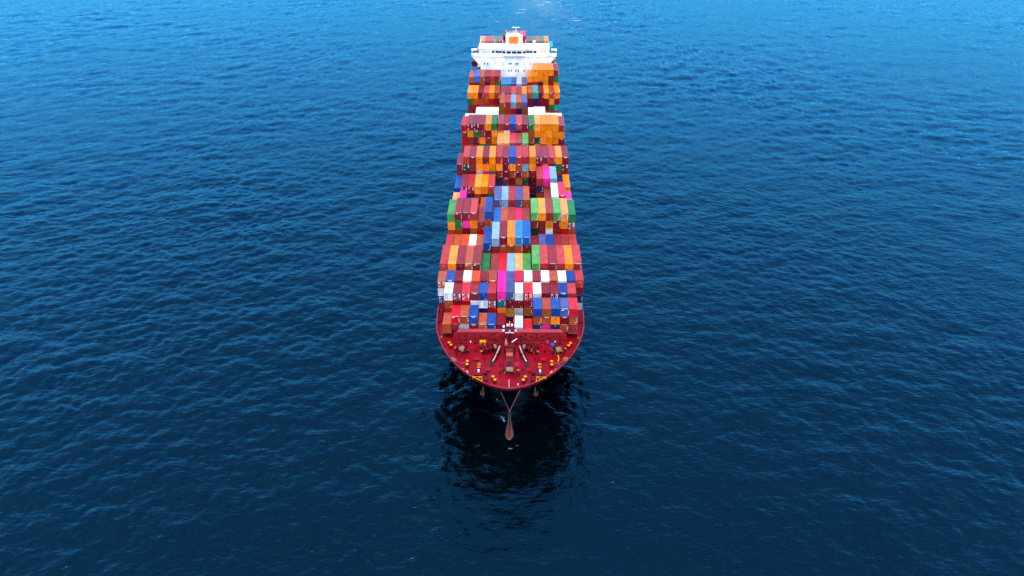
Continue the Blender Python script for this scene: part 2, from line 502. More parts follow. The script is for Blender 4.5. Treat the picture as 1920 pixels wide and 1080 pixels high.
def build_bulb():
    mb = MB()
    nu, nv = 22, 16
    for i in range(nu + 1):
        s = i / nu
        y = 150.7 + s * 16.0
        k = math.sqrt(max(1 - (1 - min(s / 0.42, 1)) ** 2.2, 0))
        rx = 2.05 * k * (1 - 0.62 * min(max(s - 0.28, 0) / 0.40, 1))
        zc = -3.2 + 0.8 * s
        rz_ = (4.15 * k) * (1 - 0.12 * max(s - 0.45, 0))
        for j in range(nv):
            t = 2 * math.pi * j / nv
            mb.v.append((rx * math.cos(t) * (1 if math.sin(t) < 0 else 0.9), y, zc + rz_ * math.sin(t)))
    for i in range(nu):
        for j in range(nv):
            a, b_ = i * nv + j, i * nv + (j + 1) % nv
            mb.f.append((a, a + nv, b_ + nv, b_)); mb.mi.append(0)
    mb.n = len(mb.v)
    mb.build('bulbous_bow', M['bulb'], ship, smooth=True)


build_bulb()

# anchors in their bolsters, hanging on the flare
for sx in (-1, 1):
    x, y, z = sx * 6.7, 153.0, 17.5
    a = MB()
    a.tube((x, y + 0.3, z + 1.1), (x + sx * 0.25, y - 0.75, z - 0.6), 0.20, n=8)
    a.obox((x + sx * 0.3, y - 0.8, z - 0.85), (1.1, 0.42, 0.42), sx * 0.5)
    for q in (-1, 1):
        a.tube((x + sx * 0.3 + q * 0.42, y - 0.8 + q * sx * 0.2, z - 0.8), (x + sx * 0.25 + q * 0.5, y - 0.6 + q * sx * 0.2, z + 0.2), 0.2, 0.06, n=6)
    an = a.build('anchor', M['rust'], ship)
    MB().tube((x - sx * .3, y + 4.2, z + 1.6), (x, y + 0.1, z + 0.5), 1.1, 0.62, n=12).build('bolster', M['hull'], an)

# ------------------------------------------------------------------ breakwater
bw = MB()
w0, w1, yb, z1 = 15.8, 15.2, 171.6, 22.9
bw.add([(-w0, yb, DECK - .02), (w0, yb, DECK - .02), (w0, yb + .12, z1 - 0.5), (w1 - .3, yb + .15, z1), (-w1 + .3, yb + .15, z1), (-w0, yb + .12, z1 - 0.5),
        (-w0, yb + .3, DECK - .02), (w0, yb + .3, DECK - .02), (w0, yb + .42, z1 - .5), (w1 - .3, yb + .45, z1), (-w1 + .3, yb + .45, z1), (-w0, yb + .42, z1 - .5)],
       [(0, 1, 2, 3, 4, 5), (11, 10, 9, 8, 7, 6), (1, 7, 8, 2), (2, 8, 9, 3), (4, 10, 11, 5), (5, 11, 6, 0), (3, 9, 10, 4)])
brk = bw.build('breakwater', M['break'], ship)
lip = MB()
lip.add([(-w1 + .3, yb + .10, z1 + .004), (w1 - .3, yb + .10, z1 + .004), (w1 - 1.0, yb + 1.0, z1 + .5), (-w1 + 1.0, yb + 1.0, z1 + .5),
         (-w1 + .3, yb + .10, z1 + .10), (w1 - .3, yb + .10, z1 + .10), (w1 - 1.0, yb + .95, z1 + .6), (-w1 + 1.0, yb + .95, z1 + .6)],
        [(0, 3, 2, 1), (4, 5, 6, 7), (0, 1, 5, 4), (1, 2, 6, 5), (2, 3, 7, 6), (3, 0, 4, 7)])
lip.build('top_lip', M['rim'], brk)
hole = MB().tube((0, -0.03, 0), (0, 0.02, 0), 0.26, n=10).mesh('drain_hole', mats=[M['dark']])
rows = [(22.25, [-9.6, -4.2, 4.3, 7.5, 10.4]), (21.6, [-14.2, -12.4, -8.3, -4.6, -1.2, 2.9, 6.0, 9.0, 12.4, 14.0]),
        (21.0, [-9.6, -6.0, -2.0, 4.4, 7.6, 10.8]), (20.45, [-14.0, -12.2, -8.2, -4.0, 3.2, 6.2, 9.4, 12.6, 14.1])]
for z, xs in rows:
    for x in xs:
        o = bpy.data.objects.new('drain_hole', hole)
        link(o, brk, (x, yb + 0.13 * (z - DECK) / (z1 - DECK), z))
for i in range(9):                                                  # stiffeners on the aft side
    x = -14 + 3.5 * i
    MB().add([(x, yb + .45, DECK), (x, yb + 1.1, DECK), (x, yb + .5, z1 - .2), (x + .1, yb + .45, DECK), (x + .1, yb + 1.1, DECK), (x + .1, yb + .5, z1 - .2)],
             [(0, 1, 2), (3, 5, 4), (0, 3, 4, 1), (1, 4, 5, 2), (2, 5, 3, 0)]).build('stiffener', M['gear'], brk)

# ------------------------------------------------------------------ containers
CW, PX = 2.415, 2.50
BAY_Y = lambda k: 181.6 + 14.6 * k
rows_data = []     # (row name, y front, length, tier height, base z, gap style, {col: (top z, codes)})


def row(name, y, ln, h, base, split, d):
    rows_data.append((name, y, ln, h, base, split, d))


def cols(spec):
    """'col:z:codes' items separated by blanks; col may be a-b with codes split by commas"""
    out = {}
    for it in spec.split():
        c, z, codes = it.split(':')
        if '-' in c:
            a, b_ = map(int, c.split('-'))
            cs = codes.split(',')
            for q, i in enumerate(range(a, b_ + 1)):
                out[i] = (float(z), cs[q % len(cs)])
        else:
            out[int(c)] = (float(z), codes)
    return out


row('first', 173.4, 6.06, 2.59, 21.9, 7, cols('2:24.5:b 3-5:27.1:rm,by,um 6-8:24.5:b,u,m 12-16:29.7:ubn,bbk,uon,vmb,rbm'))
row('second', 181.6, 6.06, 2.59, 19.3, 7, cols('2-7:29.7:Wbp,MMm,RRm,mWb,uWn,pMr 10-16:29.75:Wmy,Rmbd,Wmb,mmb,Mmj,umb,pmb'))
row('second', 181.6, 12.19, 2.75, 19.3, 7, cols('8:30.2:kqob 9:30.05:vmczm'))
row('third', 187.78, 6.06, 2.59, 19.3, 7, cols('1:30.0:BWNm 2-7:30.2:u,m,W,x,m,b 10-16:30.3:e,W,m,W,b,W,u 17:30.4:pmny'))
row('fourth', BAY_Y(1), 12.19, 2.9, 19.3, 6, cols('1-5:31.0:p,o,m,b,j 6:28.3:g 7-11:28.2:j,r,l,f,a 12-17:31.2:a,p,m,p,o,p'))
row('fifth', BAY_Y(2), 12.19, 2.9, 19.3, 6, cols('1-5:27.4:p,b,x,w,b 6:30.4:u 7:32.1:lm 8-11:32.6:mb,ob,sb,ij 12:27.0:m 13-17:27.6:v,u,m,j,p'))
row('sixth', BAY_Y(3), 12.19, 2.9, 19.3, 6, cols('1:33.5:aob 2-4:34.1:mgb,mkm,pob 5:30.6:jr 6:34.5:ub 7-11:30.4:i,b,p,e,j 12-16:34.1:ajd,ojm,jow,amj,for 17:33.6:gMb'))
row('seventh', BAY_Y(4), 12.19, 2.9, 19.3, 6, cols('1:29.7:f 2:30.7:k 3-4:25:m,b 5:27.8:b 6:26:j 7-11:32.2:v,l,p,v,b 13:24:b 14:31:j 15:33.5:w 16:34:e 17:30.3:k'))
row('eighth', BAY_Y(5), 12.19, 2.9, 19.3, 6, cols('1:30.2:u 2-6:30.8:Mm,Pn,ob,oM,pg 7-11:24.5:m,b,j,m,b 13-15:34.1:pnb,kb,l 16:30.4:n 17:30.8:o'))
row('ninth', BAY_Y(6), 12.19, 2.9, 19.3, 6, cols('1:33.7:mj 2-6:36.7:pDm,mjm,ooy,mok,oog 7-11:36.8:pojn,mmmm,uobm,pbmc,plbd 12-17:36.8:oomzm,Mmb,mob,pmj,ogbn,mMj'))
row('tenth', BAY_Y(7), 12.19, 2.9, 19.3, 6, cols('1-6:27:b,m,j,b,m,j 7-11:36.9:f,f,p,j,a 12-17:27:m,j,b,o,m,b'))
row('eleventh', BAY_Y(8), 12.19, 2.9, 19.3, 6, cols('1:39.2:rjrb 2-6:39.8:Momb,Mgmj,mjog,omjg,goob 7-11:39.8:jo,mw,ur,pN,mr 12-16:39.8:gbbd,oodo,ooob,oooo,ooom 17:39.3:jomb'))
row('twelfth', BAY_Y(9), 12.19, 2.9, 19.3, 6, cols('1-2:35.5:w,w 3-6:38.4:w,w,w,w 7-11:28:m,b,j,m,b 12:38.3:w 13-14:38.7:w,w 15-17:35.8:w,w,w'))
row('thirteenth', BAY_Y(10), 12.19, 2.9, 19.3, 6, cols('1-6:30:m,b,o,j,m,b 7-11:39.8:bc,pb,lr,bn,vb 12-17:30:m,j,b,m,o,j'))
row('fourteenth', BAY_Y(11), 12.19, 2.9, 19.3, 6, cols('1-6:39.8:ogj,oxj,mbk,pbb,orb,bmb 7-11:39.4:m,m,p,j,o 12-17:39.9:bmm,tnm,mMm,omM,bog,oMt'))
row('fifteenth', BAY_Y(12), 12.19, 2.9, 19.3, 6, cols('1:42.9:bm 2-6:43.3:iM,bb,mn,pb,mg 7-11:39.7:s,s,u,y,v 12:43.3:ojb 13-16:46.5:ooe,oon,ooo,omM 17:46.3:mgo'))
row('aft', 425.0, 12.19, 2.9, 19.3, 6, cols('1:38.5:mb 2-6:44.2:oo,pm,pm,gm,pm 7-11:47.1:zm,mp,om,pm,em 12-16:44.2:mm,gm,pm,gm,oo 17:41.3:tl'))


def col_x(c, split):
    x = (c - 9) * PX
    if split == 7: return x - 0.2 if c <= 7 else (x + 0.2 if c >= 11 else x)
    return x - 0.2 if c <= 6 else (x + 0.2 if c >= 12 else x)


boxes = []         # dicts: x, y, z0, L, h, code, lettered, row, col, tier, seen
rng = random.Random(21)
for name, y, ln, h, base, split, d in rows_data:
    for c, (zt, codes) in d.items():
        z = zt; t = 0
        while z - h > base - h * 0.45 or t < len(codes):
            known = t < len(codes)
            cd = codes[t] if known else rng.choice('mmbbjjopugw')
            hh = h
            boxes.append(dict(x=col_x(c, split), y=y, z0=z - hh, L=ln, h=hh, code=cd.lower(), let=cd.isupper(), row=name, col=c, tier=t, rnd=rng.random()))
            z -= hh; t += 1
            if z < base - 0.2: break
# one low red container and the silver ridged bundle in the open pocket behind the breakwater are added below
boxes.append(dict(x=col_x(11, 7), y=173.4, z0=20.0, L=6.06, h=2.59, code='r', let=False, row='first', col=11, tier=0, rnd=.4))


def count_seen():
    """rays from the camera through every second pixel of the ship's area: how much of each container shows"""
    bx = np.array([[b_['x'] - CW / 2, b_['x'] + CW / 2, b_['y'], b_['y'] + b_['L'], b_['z0'], b_['z0'] + b_['h']] for b_ in boxes])
    bx = np.vstack([bx, [-16.5, 16.5, 371, 385, 20, 52], [-15.5, 15.5, 171.7, 172, 19, 23.3]])
    u, v = np.meshgrid(np.arange(812, 1104, 1.6), np.arange(58, 630, 1.6))
    u, v = u.ravel(), v.ravel()
    cx, cy, cz = (u - 960) / 1400, -(v - 540) / 1400, -np.ones_like(u)
    Rm = np.array(cam_o.rotation_euler.to_matrix())
    D = np.stack([cx, cy, cz], -1) @ Rm.T
    O = np.array([CAM_X, 0, CAM_H])
    best = np.full(len(D), 1e9); who = np.full(len(D), -1)
    for i, q in enumerate(bx):
        with np.errstate(divide='ignore'):
            t1 = (q[0::2] - O) / D; t2 = (q[1::2] - O) / D
        tn = np.minimum(t1, t2).max(1); tf = np.maximum(t1, t2).min(1)
        hit = (tn < tf) & (tn < best) & (tn > 0)
        best[hit] = tn[hit]; who[hit] = i
    return np.bincount(who[who >= 0], minlength=len(bx))


seen = count_seen()
for i, b_ in enumerate(boxes): b_['seen'] = int(seen[i])
order = sorted(range(len(boxes)), key=lambda i: -boxes[i]['seen'])
single = set(i for i in order[:300] if boxes[i]['seen'] > 0)

# --- shared container meshes (origin at the bottom centre of the forward end)
cache = {}


def ribs(mb, x0, x1, y, z0, z1, n, depth, mi=0):
    """upright corrugated end panel facing -y"""
    w = (x1 - x0) / n
    pts = []
    for i in range(n):
        a = x0 + i * w
        pts += [(a, y), (a + w * .3, y), (a + w * .5, y + depth), (a + w * .8, y + depth)]
    pts.append((x1, y))
    vs = [(px, py, z) for z in (z0, z1) for px, py in pts]
    k = len(pts)
    mb.add(vs, [(i, i + 1, k + i + 1, k + i) for i in range(k - 1)], mi)


def body_mb(L_, h, mb=None):
    mb = mb or MB()
    hw = CW / 2
    for s in (-1, 1):                                               # side walls, corner posts, castings, rails
        x = s * (hw - 0.03)
        n = 10 if L_ < 8 else 20
        vs, fs = [], []
        for i in range(n + 1):
            yy = 0.14 + (L_ - 0.28) * i / n
            xx = x - s * (0.04 if i % 2 else 0.0)
            vs += [(xx, yy, 0.16), (xx, yy, h - 0.16)]
        for i in range(n):
            q = (2 * i, 2 * i + 2, 2 * i + 3, 2 * i + 1)
            fs.append(q if s > 0 else q[::-1])
        mb.add(vs, fs)
        for y0 in (0.0, L_ - 0.16):
            mb.box(min(s * hw, s * (hw - .15)), max(s * hw, s * (hw - .15)), y0, y0 + 0.16, 0.04, h - 0.04)
        mb.box(min(s * hw, s * (hw - .07)), max(s * hw, s * (hw - .07)), 0.16, L_ - 0.16, h - 0.17, h - 0.06)
        mb.box(min(s * hw, s * (hw - .07)), max(s * hw, s * (hw - .07)), 0.16, L_ - 0.16, 0.04, 0.17)
    mb.box(-hw + .15, hw - .15, 0.01, 0.10, h - 0.16, h - 0.05)     # header and sill
    mb.box(-hw + .15, hw - .15, 0.01, 0.10, 0.03, 0.17)
    mb.add([(-hw + .15, L_ - .04, .1), (hw - .15, L_ - .04, .1), (hw - .15, L_ - .04, h - .1), (-hw + .15, L_ - .04, h - .1)], [(3, 2, 1, 0)])
    mb.add([(-hw + .1, 0.1, .12), (hw - .1, 0.1, .12), (hw - .1, L_ - .1, .12), (-hw + .1, L_ - .1, .12)], [(3, 2, 1, 0)])
    return mb


def roof_mb(L_, h, mb=None):
    mb = mb or MB()
    hw = CW / 2 - 0.068
    n = 11 if L_ < 8 else 24
    ys = [0.10]
    w = (L_ - 0.2) / n
    vs, fs = [], []
    prof = []
    for i in range(n):
        a = 0.10 + i * w
        prof += [(a, 0), (a + w * .15, .022), (a + w * .5, .022), (a + w * .65, 0)]
    prof.append((L_ - 0.10, 0))
    for y, dz in prof:
        vs += [(-hw, y, h - 0.068 + dz), (hw, y, h - 0.068 + dz)]
    for i in range(len(prof) - 1):
        fs.append((2 * i, 2 * i + 1, 2 * i + 3, 2 * i + 2))
    return mb.add(vs, fs)


def end_mb(h, mb=None):
    mb = mb or MB()
    ribs(mb, -CW / 2 + .15, CW / 2 - .15, 0.045, 0.17, h - 0.16, 7, 0.05)
    return mb


def door_mb(s, h):
    mb = MB()
    x0, x1 = (-CW / 2 + .16, -0.012) if s < 0 else (0.012, CW / 2 - .16)
    mb.box(x0, x1, 0.04, 0.09, 0.18, h - 0.17)
    return mb


def rod_mb(x, h):
    mb = MB().tube((x, 0.005, 0.10), (x, 0.005, h - 0.10), 0.022, n=6)
    mb.box(x - .12, x + .05, -0.012, 0.012, h * .42, h * .42 + .05)
    return mb


def marks_mb(kind, h, mb=None, wi=0, yi=1):
    """flat print on the end: number blocks, panels, a warning sticker, painted rod and rail highlights"""
    mb = mb or MB()
    y = 0.034 if kind != 'L' else 0.036
    def q(x0, x1, z0, z1, mi):
        mb.add([(x0, y, z0), (x1, y, z0), (x1, y, z1), (x0, y, z1)], [(0, 1, 2, 3)], mi)
    if kind == 'L':                                                 # door print
        q(-1.0, -.52, h - .60, h - .42, wi); q(-.95, -.55, h - .92, h - .80, wi); q(.42, 1.0, h - .52, h - .38, wi)
        q(.55, .95, h - .80, h - .68, wi); q(.58, .92, h - 1.02, h - .92, wi); q(.60, .9, h - 1.5, h - 1.15, wi); q(-.9, -.6, 0.5, .75, wi)
    if kind in 'cdb':                                               # glare along the top rail, painted as a pale strip
        mb.add([(-.85, .015, h - .044), (.85, .015, h - .044), (.85, .10, h - .044), (-.85, .10, h - .044)], [(0, 1, 2, 3)], wi)
    if kind == 'a':                                               # upright rod highlight painted as a thin line, and sticker
        q(.96, 1.03, .55, h - .45, wi); q(.45, .75, .45, .72, yi)
    elif kind == 'b':
        q(.96, 1.03, .7, h - .5, wi)
    elif kind == 'c':
        q(-.95, -.25, h - .55, h - .36, wi); q(.96, 1.03, .55, h - .5, wi)
    elif kind == 'd':
        q(-.45, .55, h - .36, h - .22, wi)
    elif kind == 'f':
        q(-.17, .17, h * .62, h * .62 + .26, wi)
    elif kind == 'e':
        q(-.1, .12, h - .75, h - .55, yi); q(.5, .72, .35, .6, yi)
    return mb


def getm(key, fn):
    if key not in cache:
        cache[key] = fn()
    return cache[key]


def paint_slot(o, mat, i=0):
    o.material_slots[i].link = 'OBJECT'; o.material_slots[i].material = mat


def mark_kind(b_):
    if b_['let']: return 'L'
    r_ = b_['rnd']
    if b_['code'] in 'wylk' and r_ > .3: return None
    if b_['code'] == 'o': return 'f'
    return None if r_ < .30 else 'a' if r_ < .46 else 'b' if r_ < .64 else 'c' if r_ < .74 else 'd' if r_ < .88 else 'e'


ORD = ['', 'first', 'second', 'third', 'fourth', 'fifth', 'sixth', 'seventh', 'eighth', 'ninth', 'tenth', 'eleventh', 'twelfth', 'thirteenth', 'fourteenth', 'fifteenth', 'sixteenth', 'seventeenth']
BELOW = ['', 'one below', 'two below', 'three below', 'four below', 'five below', 'six below', 'seven below']
stack_no = {}
for nm in set(b_['row'] for b_ in boxes):
    cs = sorted(set(b_['col'] for b_ in boxes if b_['row'] == nm) | ({10} if nm == 'first' else set()))
    for i, c in enumerate(cs): stack_no[(nm, c)] = i + 1


def clabel(b_):
    w = PAL[b_['code']][0]
    st = ORD[stack_no[(b_['row'], b_['col'])]]
    rw = 'last row behind the bridge' if b_['row'] == 'aft' else b_['row'] + ' row from bow'
    if b_['tier'] == 0:
        return '%s container topping %s stack from left, %s' % (w, st, rw)
    return '%s container %s top of %s stack from left, %s' % (w, BELOW[b_['tier']], st, rw)


DETAIL_ROWS = ('first', 'second', 'third', 'fourth', 'fifth', 'sixth', 'seventh')
GROUP = 'containers stacked on the ship'
mass = MB()
codes = list(PAL)
for i, b_ in enumerate(boxes):
    L_, h = b_['L'], b_['h']
    loc = (b_['x'] + (b_['rnd'] - .5) * 0.03, b_['y'] + (b_['rnd'] - .5) * 0.06, b_['z0'])
    mat = CM[b_['code']]
    mk = mark_kind(b_)
    if i not in single:
        hw = CW / 2
        t = MB().box(-hw, hw, 0, L_, 0.03, h - 0.03, codes.index(b_['code']))
        mass.add([(x + loc[0], y + loc[1], z + loc[2]) for x, y, z in t.v], t.f, codes.index(b_['code']))
        continue
    if b_['row'] in DETAIL_ROWS and b_['seen'] >= 25:
        root = bpy.data.objects.new('shipping_container', None)
        root.location = loc; root.empty_display_size = 1
        C.objects.link(root)
        def part(nm, key, fn, mat_, par):
            me = getm(key, lambda: fn().mesh(nm, mats=[None]))
            o = bpy.data.objects.new(nm, me); C.objects.link(o); o.parent = par
            paint_slot(o, mat_)
            return o
        part('body', ('body', L_, h), lambda: body_mb(L_, h), mat, root)
        if b_['tier'] == 0:
            part('roof', ('roof', L_, h), lambda: roof_mb(L_, h), mat, root)
        if b_['let']:
            for s in (-1, 1):
                dr = part('door', ('door', s, h), lambda: door_mb(s, h), mat, root)
                for x in ((-.85, -.3) if s < 0 else (.3, .85)):
                    part('lock_rod', ('rod', x, h), lambda: rod_mb(x, h), M['wprint'] if b_['code'] != 'w' else M['grey'], dr)
        else:
            part('end_wall', ('end', h), lambda: end_mb(h), mat, root)
        if mk:
            wm = M['rust'] if mk == 'f' else M['wprint'] if b_['code'] not in 'wy' else M['grey']
            me = getm(('marks', mk, h), lambda: marks_mb(mk, h).mesh('markings', mats=[None, None]))
            o = bpy.data.objects.new('markings', me); C.objects.link(o); o.parent = root; o['kind'] = 'stuff'
            paint_slot(o, wm, 0); paint_slot(o, M['yprint'], 1)
    else:
        def whole():
            mb = body_mb(L_, h); roof_mb(L_, h, mb); end_mb(h, mb)
            if mk: marks_mb(mk, h, mb, 1, 2)
            return mb.mesh('shipping_container', mats=[None, None, None])
        root = bpy.data.objects.new('shipping_container', getm(('whole', L_, h, mk), whole))
        C.objects.link(root); root.location = loc
        paint_slot(root, mat); paint_slot(root, M['rust'] if mk == 'f' else M['wprint'] if b_['code'] not in 'wy' else M['grey'], 1); paint_slot(root, M['yprint'], 2)
    tag(root, clabel(b_), 'container', GROUP)
o = mass.build('stacked_containers', [CM[c] for c in codes])
tag(o, 'lower containers of many colours deep in the stacks', 'containers', kind='stuff')

# silver ridged bundle in the tenth pocket of the first row
root = bpy.data.objects.new('ridged_roof_container', None); root.location = (col_x(10, 7), 173.3, 21.0); C.objects.link(root)
tag(root, 'silver open container with four lengthwise ridges behind the red breakwater', 'container')
MB().box(-1.22, 1.22, 0, 6.06, 0.02, 2.35).build('body', M['grey'], root)
for k in range(4):
    MB().box(-1.12 + .6 * k, -.70 + .6 * k, 0.05, 6.0, 2.352, 2.62).build('ridge', M['silver'], root)

# ------------------------------------------------------------------ hatch covers, lashing bridges, supports under the outboard stacks
for nm, y, ln in [('a', 181.3, 12.7)] + [('b', BAY_Y(k) - .3, 12.8) for k in range(1, 13)] + [('c', 424.7, 12.8)]:
    for x0, x1 in ((-21.2, -6.4), (-6.2, 6.2), (6.4, 21.2)):
        MB().box(x0, x1, y, y + ln, DECK - 2.6, DECK - 0.65).build('hatch_cover', M['gear'], ship)
for k in range(0, 13):
    y = BAY_Y(k) + 12.19 + 0.85
    lb = MB()
    for i in range(18):
        x = -21.25 + 2.5 * i
        lb.box(x - .12, x + .12, y - .35, y - .15, DECK - 1.0, 24.8)
    for z in (22.0, 24.7):
        lb.box(-21.3, 21.3, y - .45, y + .55, z, z + .12)
    br = lb.build('lashing_bridge', M['gear'], ship)
    for z in (23.1, 25.8):
        MB().tube((-21.3, y + .5, z), (21.3, y + .5, z), 0.04, n=5).build('handrail', M['gear'], br)
for sx in (-1, 1):                                                  # stands under the outermost stacks of the first row
    x = col_x(2 if sx < 0 else 16, 7)
    sp = MB()
    for dx in (-1.1, 1.1):
        for yy in (173.5, 179.3):
            sp.box(x + dx - .15, x + dx + .15, yy - .15, yy + .15, DECK - .02, 21.72)
    sp.box(x - 1.35, x + 1.35, 173.1, 179.6, 21.72, 21.88)
    st = sp.build('container_stand', M['gear'], ship)
    MB().box(x - 1.35, x + 1.35, 172.98, 173.09, 21.74, 21.9).build('stand_edge', M['salmon'], st)
    for yy in (181.7, 187.2, 188.0, 193.6):
        MB().box(sx * 20.0 - .2, sx * 20.0 + .2, yy - .2, yy + .2, DECK - .02, 21.5 if yy > 187 else 24).build('support_post', M['rim'], ship)
    MB().box(min(sx * 19.2, sx * 21.3), max(sx * 19.2, sx * 21.3), 181.4, 187.4, 19.95, 20.1).build('side_walkway', M['gear'], ship)
for p0, p1 in (((16.4, 173.2, 27.0), (18.4, 172.95, 21.95)), ((16.5, 173.2, 24.4), (18.6, 172.95, 21.95)), ((18.6, 173.2, 24.4), (16.6, 172.95, 21.95)), ((18.7, 173.15, 25.0), (18.6, 173.0, 22.0))):
    MB().tube(p0, p1, 0.03, n=5).build('lashing_rod', M['salmon'], ship)

# ------------------------------------------------------------------ bridge and funnel
YF = 371.0
sup = MB()
sup.box(-16.4, 16.4, YF, YF + 13, DECK - 1, 49.2)
sup.box(-20.8, 20.8, YF + 0.4, YF + 5.6, 48.9, 49.35)              # wing deck
bridge = sup.build('superstructure', M['white'], ship)
wh = MB()
# wheelhouse with the middle pushed forward
wh.add([(-17.2, YF + .3, 49.36), (-6, YF + .3, 49.36), (-4, YF - .9, 49.36), (4, YF - .9, 49.36), (6, YF + .3, 49.36), (17.2, YF + .3, 49.36), (17.2, YF + 11.5, 49.36), (-17.2, YF + 11.5, 49.36),
        (-17.2, YF + .3, 52.5), (-6, YF + .3, 52.5), (-4, YF - .9, 52.5), (4, YF - .9, 52.5), (6, YF + .3, 52.5), (17.2, YF + .3, 52.5), (17.2, YF + 11.5, 52.5), (-17.2, YF + 11.5, 52.5)],
       [(i, (i + 1) % 8, 8 + (i + 1) % 8, 8 + i) for i in range(8)] + [tuple(range(8, 16))])
whl = wh.build('wheelhouse', M['white'], ship)
MB().box(-17.4, 17.4, YF + 0.1, YF + 11.7, 52.502, 52.66).build('roof', M['white'], whl)
MB().add([(-6.1, YF + .1, 52.66), (-4.1, YF - 1.15, 52.66), (4.1, YF - 1.15, 52.66), (6.1, YF + .1, 52.66), (-6.1, YF + .1, 52.5), (-4.1, YF - 1.15, 52.5), (4.1, YF - 1.15, 52.5), (6.1, YF + .1, 52.5)],
         [(0, 1, 2, 3), (7, 6, 5, 4), (4, 5, 1, 0), (5, 6, 2, 1), (6, 7, 3, 2), (7, 4, 0, 3)]).build('roof_nose', M['white'], whl)
for x in (-10.2, -8.3, -6.75, 6.75, 8.3, 10.2):
    MB().box(x - .72, x + .72, YF + .24, YF + .31, 50.7, 51.75).build('window', M['glass'], whl)
for s in (-1, 1):
    a, b_ = Vector((s * 6, YF + .3)), Vector((s * 4, YF - .9))
    c = (a + b_) / 2
    MB().obox((c.x - s * .03, c.y - .05, 51.2), (1.75, 0.07, 1.05), s * math.atan2(1.2, 2)).build('window', M['glass'], whl)
for x in (-2.6, 0, 2.6):
    MB().box(x - 1.1, x + 1.1, YF - .96, YF - .89, 50.7, 51.75).build('window', M['glass'], whl)
for x in (-12.2, -13.5, -14.8, 12.2, 13.5, 14.8):
    MB().box(x - .35, x + .35, YF + .26, YF + .31, 51.0, 51.6).build('window', M['grey'], whl)
for s in (-1, 1):                                                   # wing ends, bulwarks and brackets
    MB().box(min(s * 17.25, s * 20.8), max(s * 17.25, s * 20.8), YF + .42, YF + .55, 49.36, 50.6).build('wing_bulwark', M['white'], ship)
    MB().box(min(s * 20.65, s * 20.8), max(s * 20.65, s * 20.8), YF + .56, YF + 5.4, 49.36, 50.6).build('wing_bulwark', M['white'], ship)
    MB().box(min(s * 18.2, s * 20.9), max(s * 18.2, s * 20.9), YF + 1.2, YF + 4.2, 51.7, 51.85).build('wing_roof', M['white'], ship)
    MB().box(min(s * 20.3, s * 20.5), max(s * 20.3, s * 20.5), YF + 2.6, YF + 2.9, 50.6, 51.7).build('wing_post', M['white'], ship)
    br = MB()
    br.add([(s * 16.4, YF + .6, 43.8), (s * 16.4, YF + .6, 48.9), (s * 20.6, YF + .6, 48.9), (s * 16.4, YF + 1.0, 43.8), (s * 16.4, YF + 1.0, 48.9), (s * 20.6, YF + 1.0, 48.9)],
           [(0, 1, 2), (3, 5, 4), (0, 2, 5, 3), (1, 4, 5, 2), (0, 3, 4, 1)]).build('wing_bracket', M['white'], ship)
MB().box(-16.5, 16.5, YF - .12, YF - .001, 48.6, 48.72).build('seam_walkway', M['grey'], bridge)
port = MB().box(-.28, .28, -.05, .0, -.42, .42).mesh('window', mats=[M['glass']])
portf = MB().box(-.24, .24, -.05, .0, -.36, .36).mesh('window', mats=[M['grey']])
for z, xs, fx in ((45.6, (-14.6, -12.9, -2.3, -1.4, 0.95, 1.85, 12.4, 14.1), (-8.9, -5.5, 4.9, 8.1)), (42.2, (-8.6, -2.6, -1.3, 0.9, 2.1, 5.0, 8.2), (-11.5, -5.5)), (38.6, (-2.1, -.8, 2.8, 4.2), ())):
    for x in xs:
        link(bpy.data.objects.new('window', port), bridge, (x, YF - .004, z))
    for x in fx:
        link(bpy.data.objects.new('window', portf), bridge, (x, YF - .004, z))


def rail(name, pts, h, parent, mat, r=0.035, step=2.0):
    mb = MB()
    for a, b_ in zip(pts[:-1], pts[1:]):
        a, b_ = Vector(a), Vector(b_)
        for k in (0.5, 1.0):
            mb.tube(a + Vector((0, 0, h * k)), b_ + Vector((0, 0, h * k)), r, n=4, cap=False)
        n = max(1, int((b_ - a).length / step))
        for i in range(n + 1):
            p = a.lerp(b_, i / n)
            mb.tube(p, p + Vector((0, 0, h)), r, n=4, cap=False)
    return mb.build(name, mat, parent)


rail('roof_railing', [(-17.2, YF + 11.5, 52.66), (-17.2, YF + .3, 52.66), (-6, YF + .3, 52.66), (-4, YF - .9, 52.66), (4, YF - .9, 52.66), (6, YF + .3, 52.66), (17.2, YF + .3, 52.66), (17.2, YF + 11.5, 52.66)], 1.1, whl, M['white'], .025)
rail('roof_railing', [(-17.2, YF + 11.5, 52.66), (17.2, YF + 11.5, 52.66)], 1.1, whl, M['white'], .022)
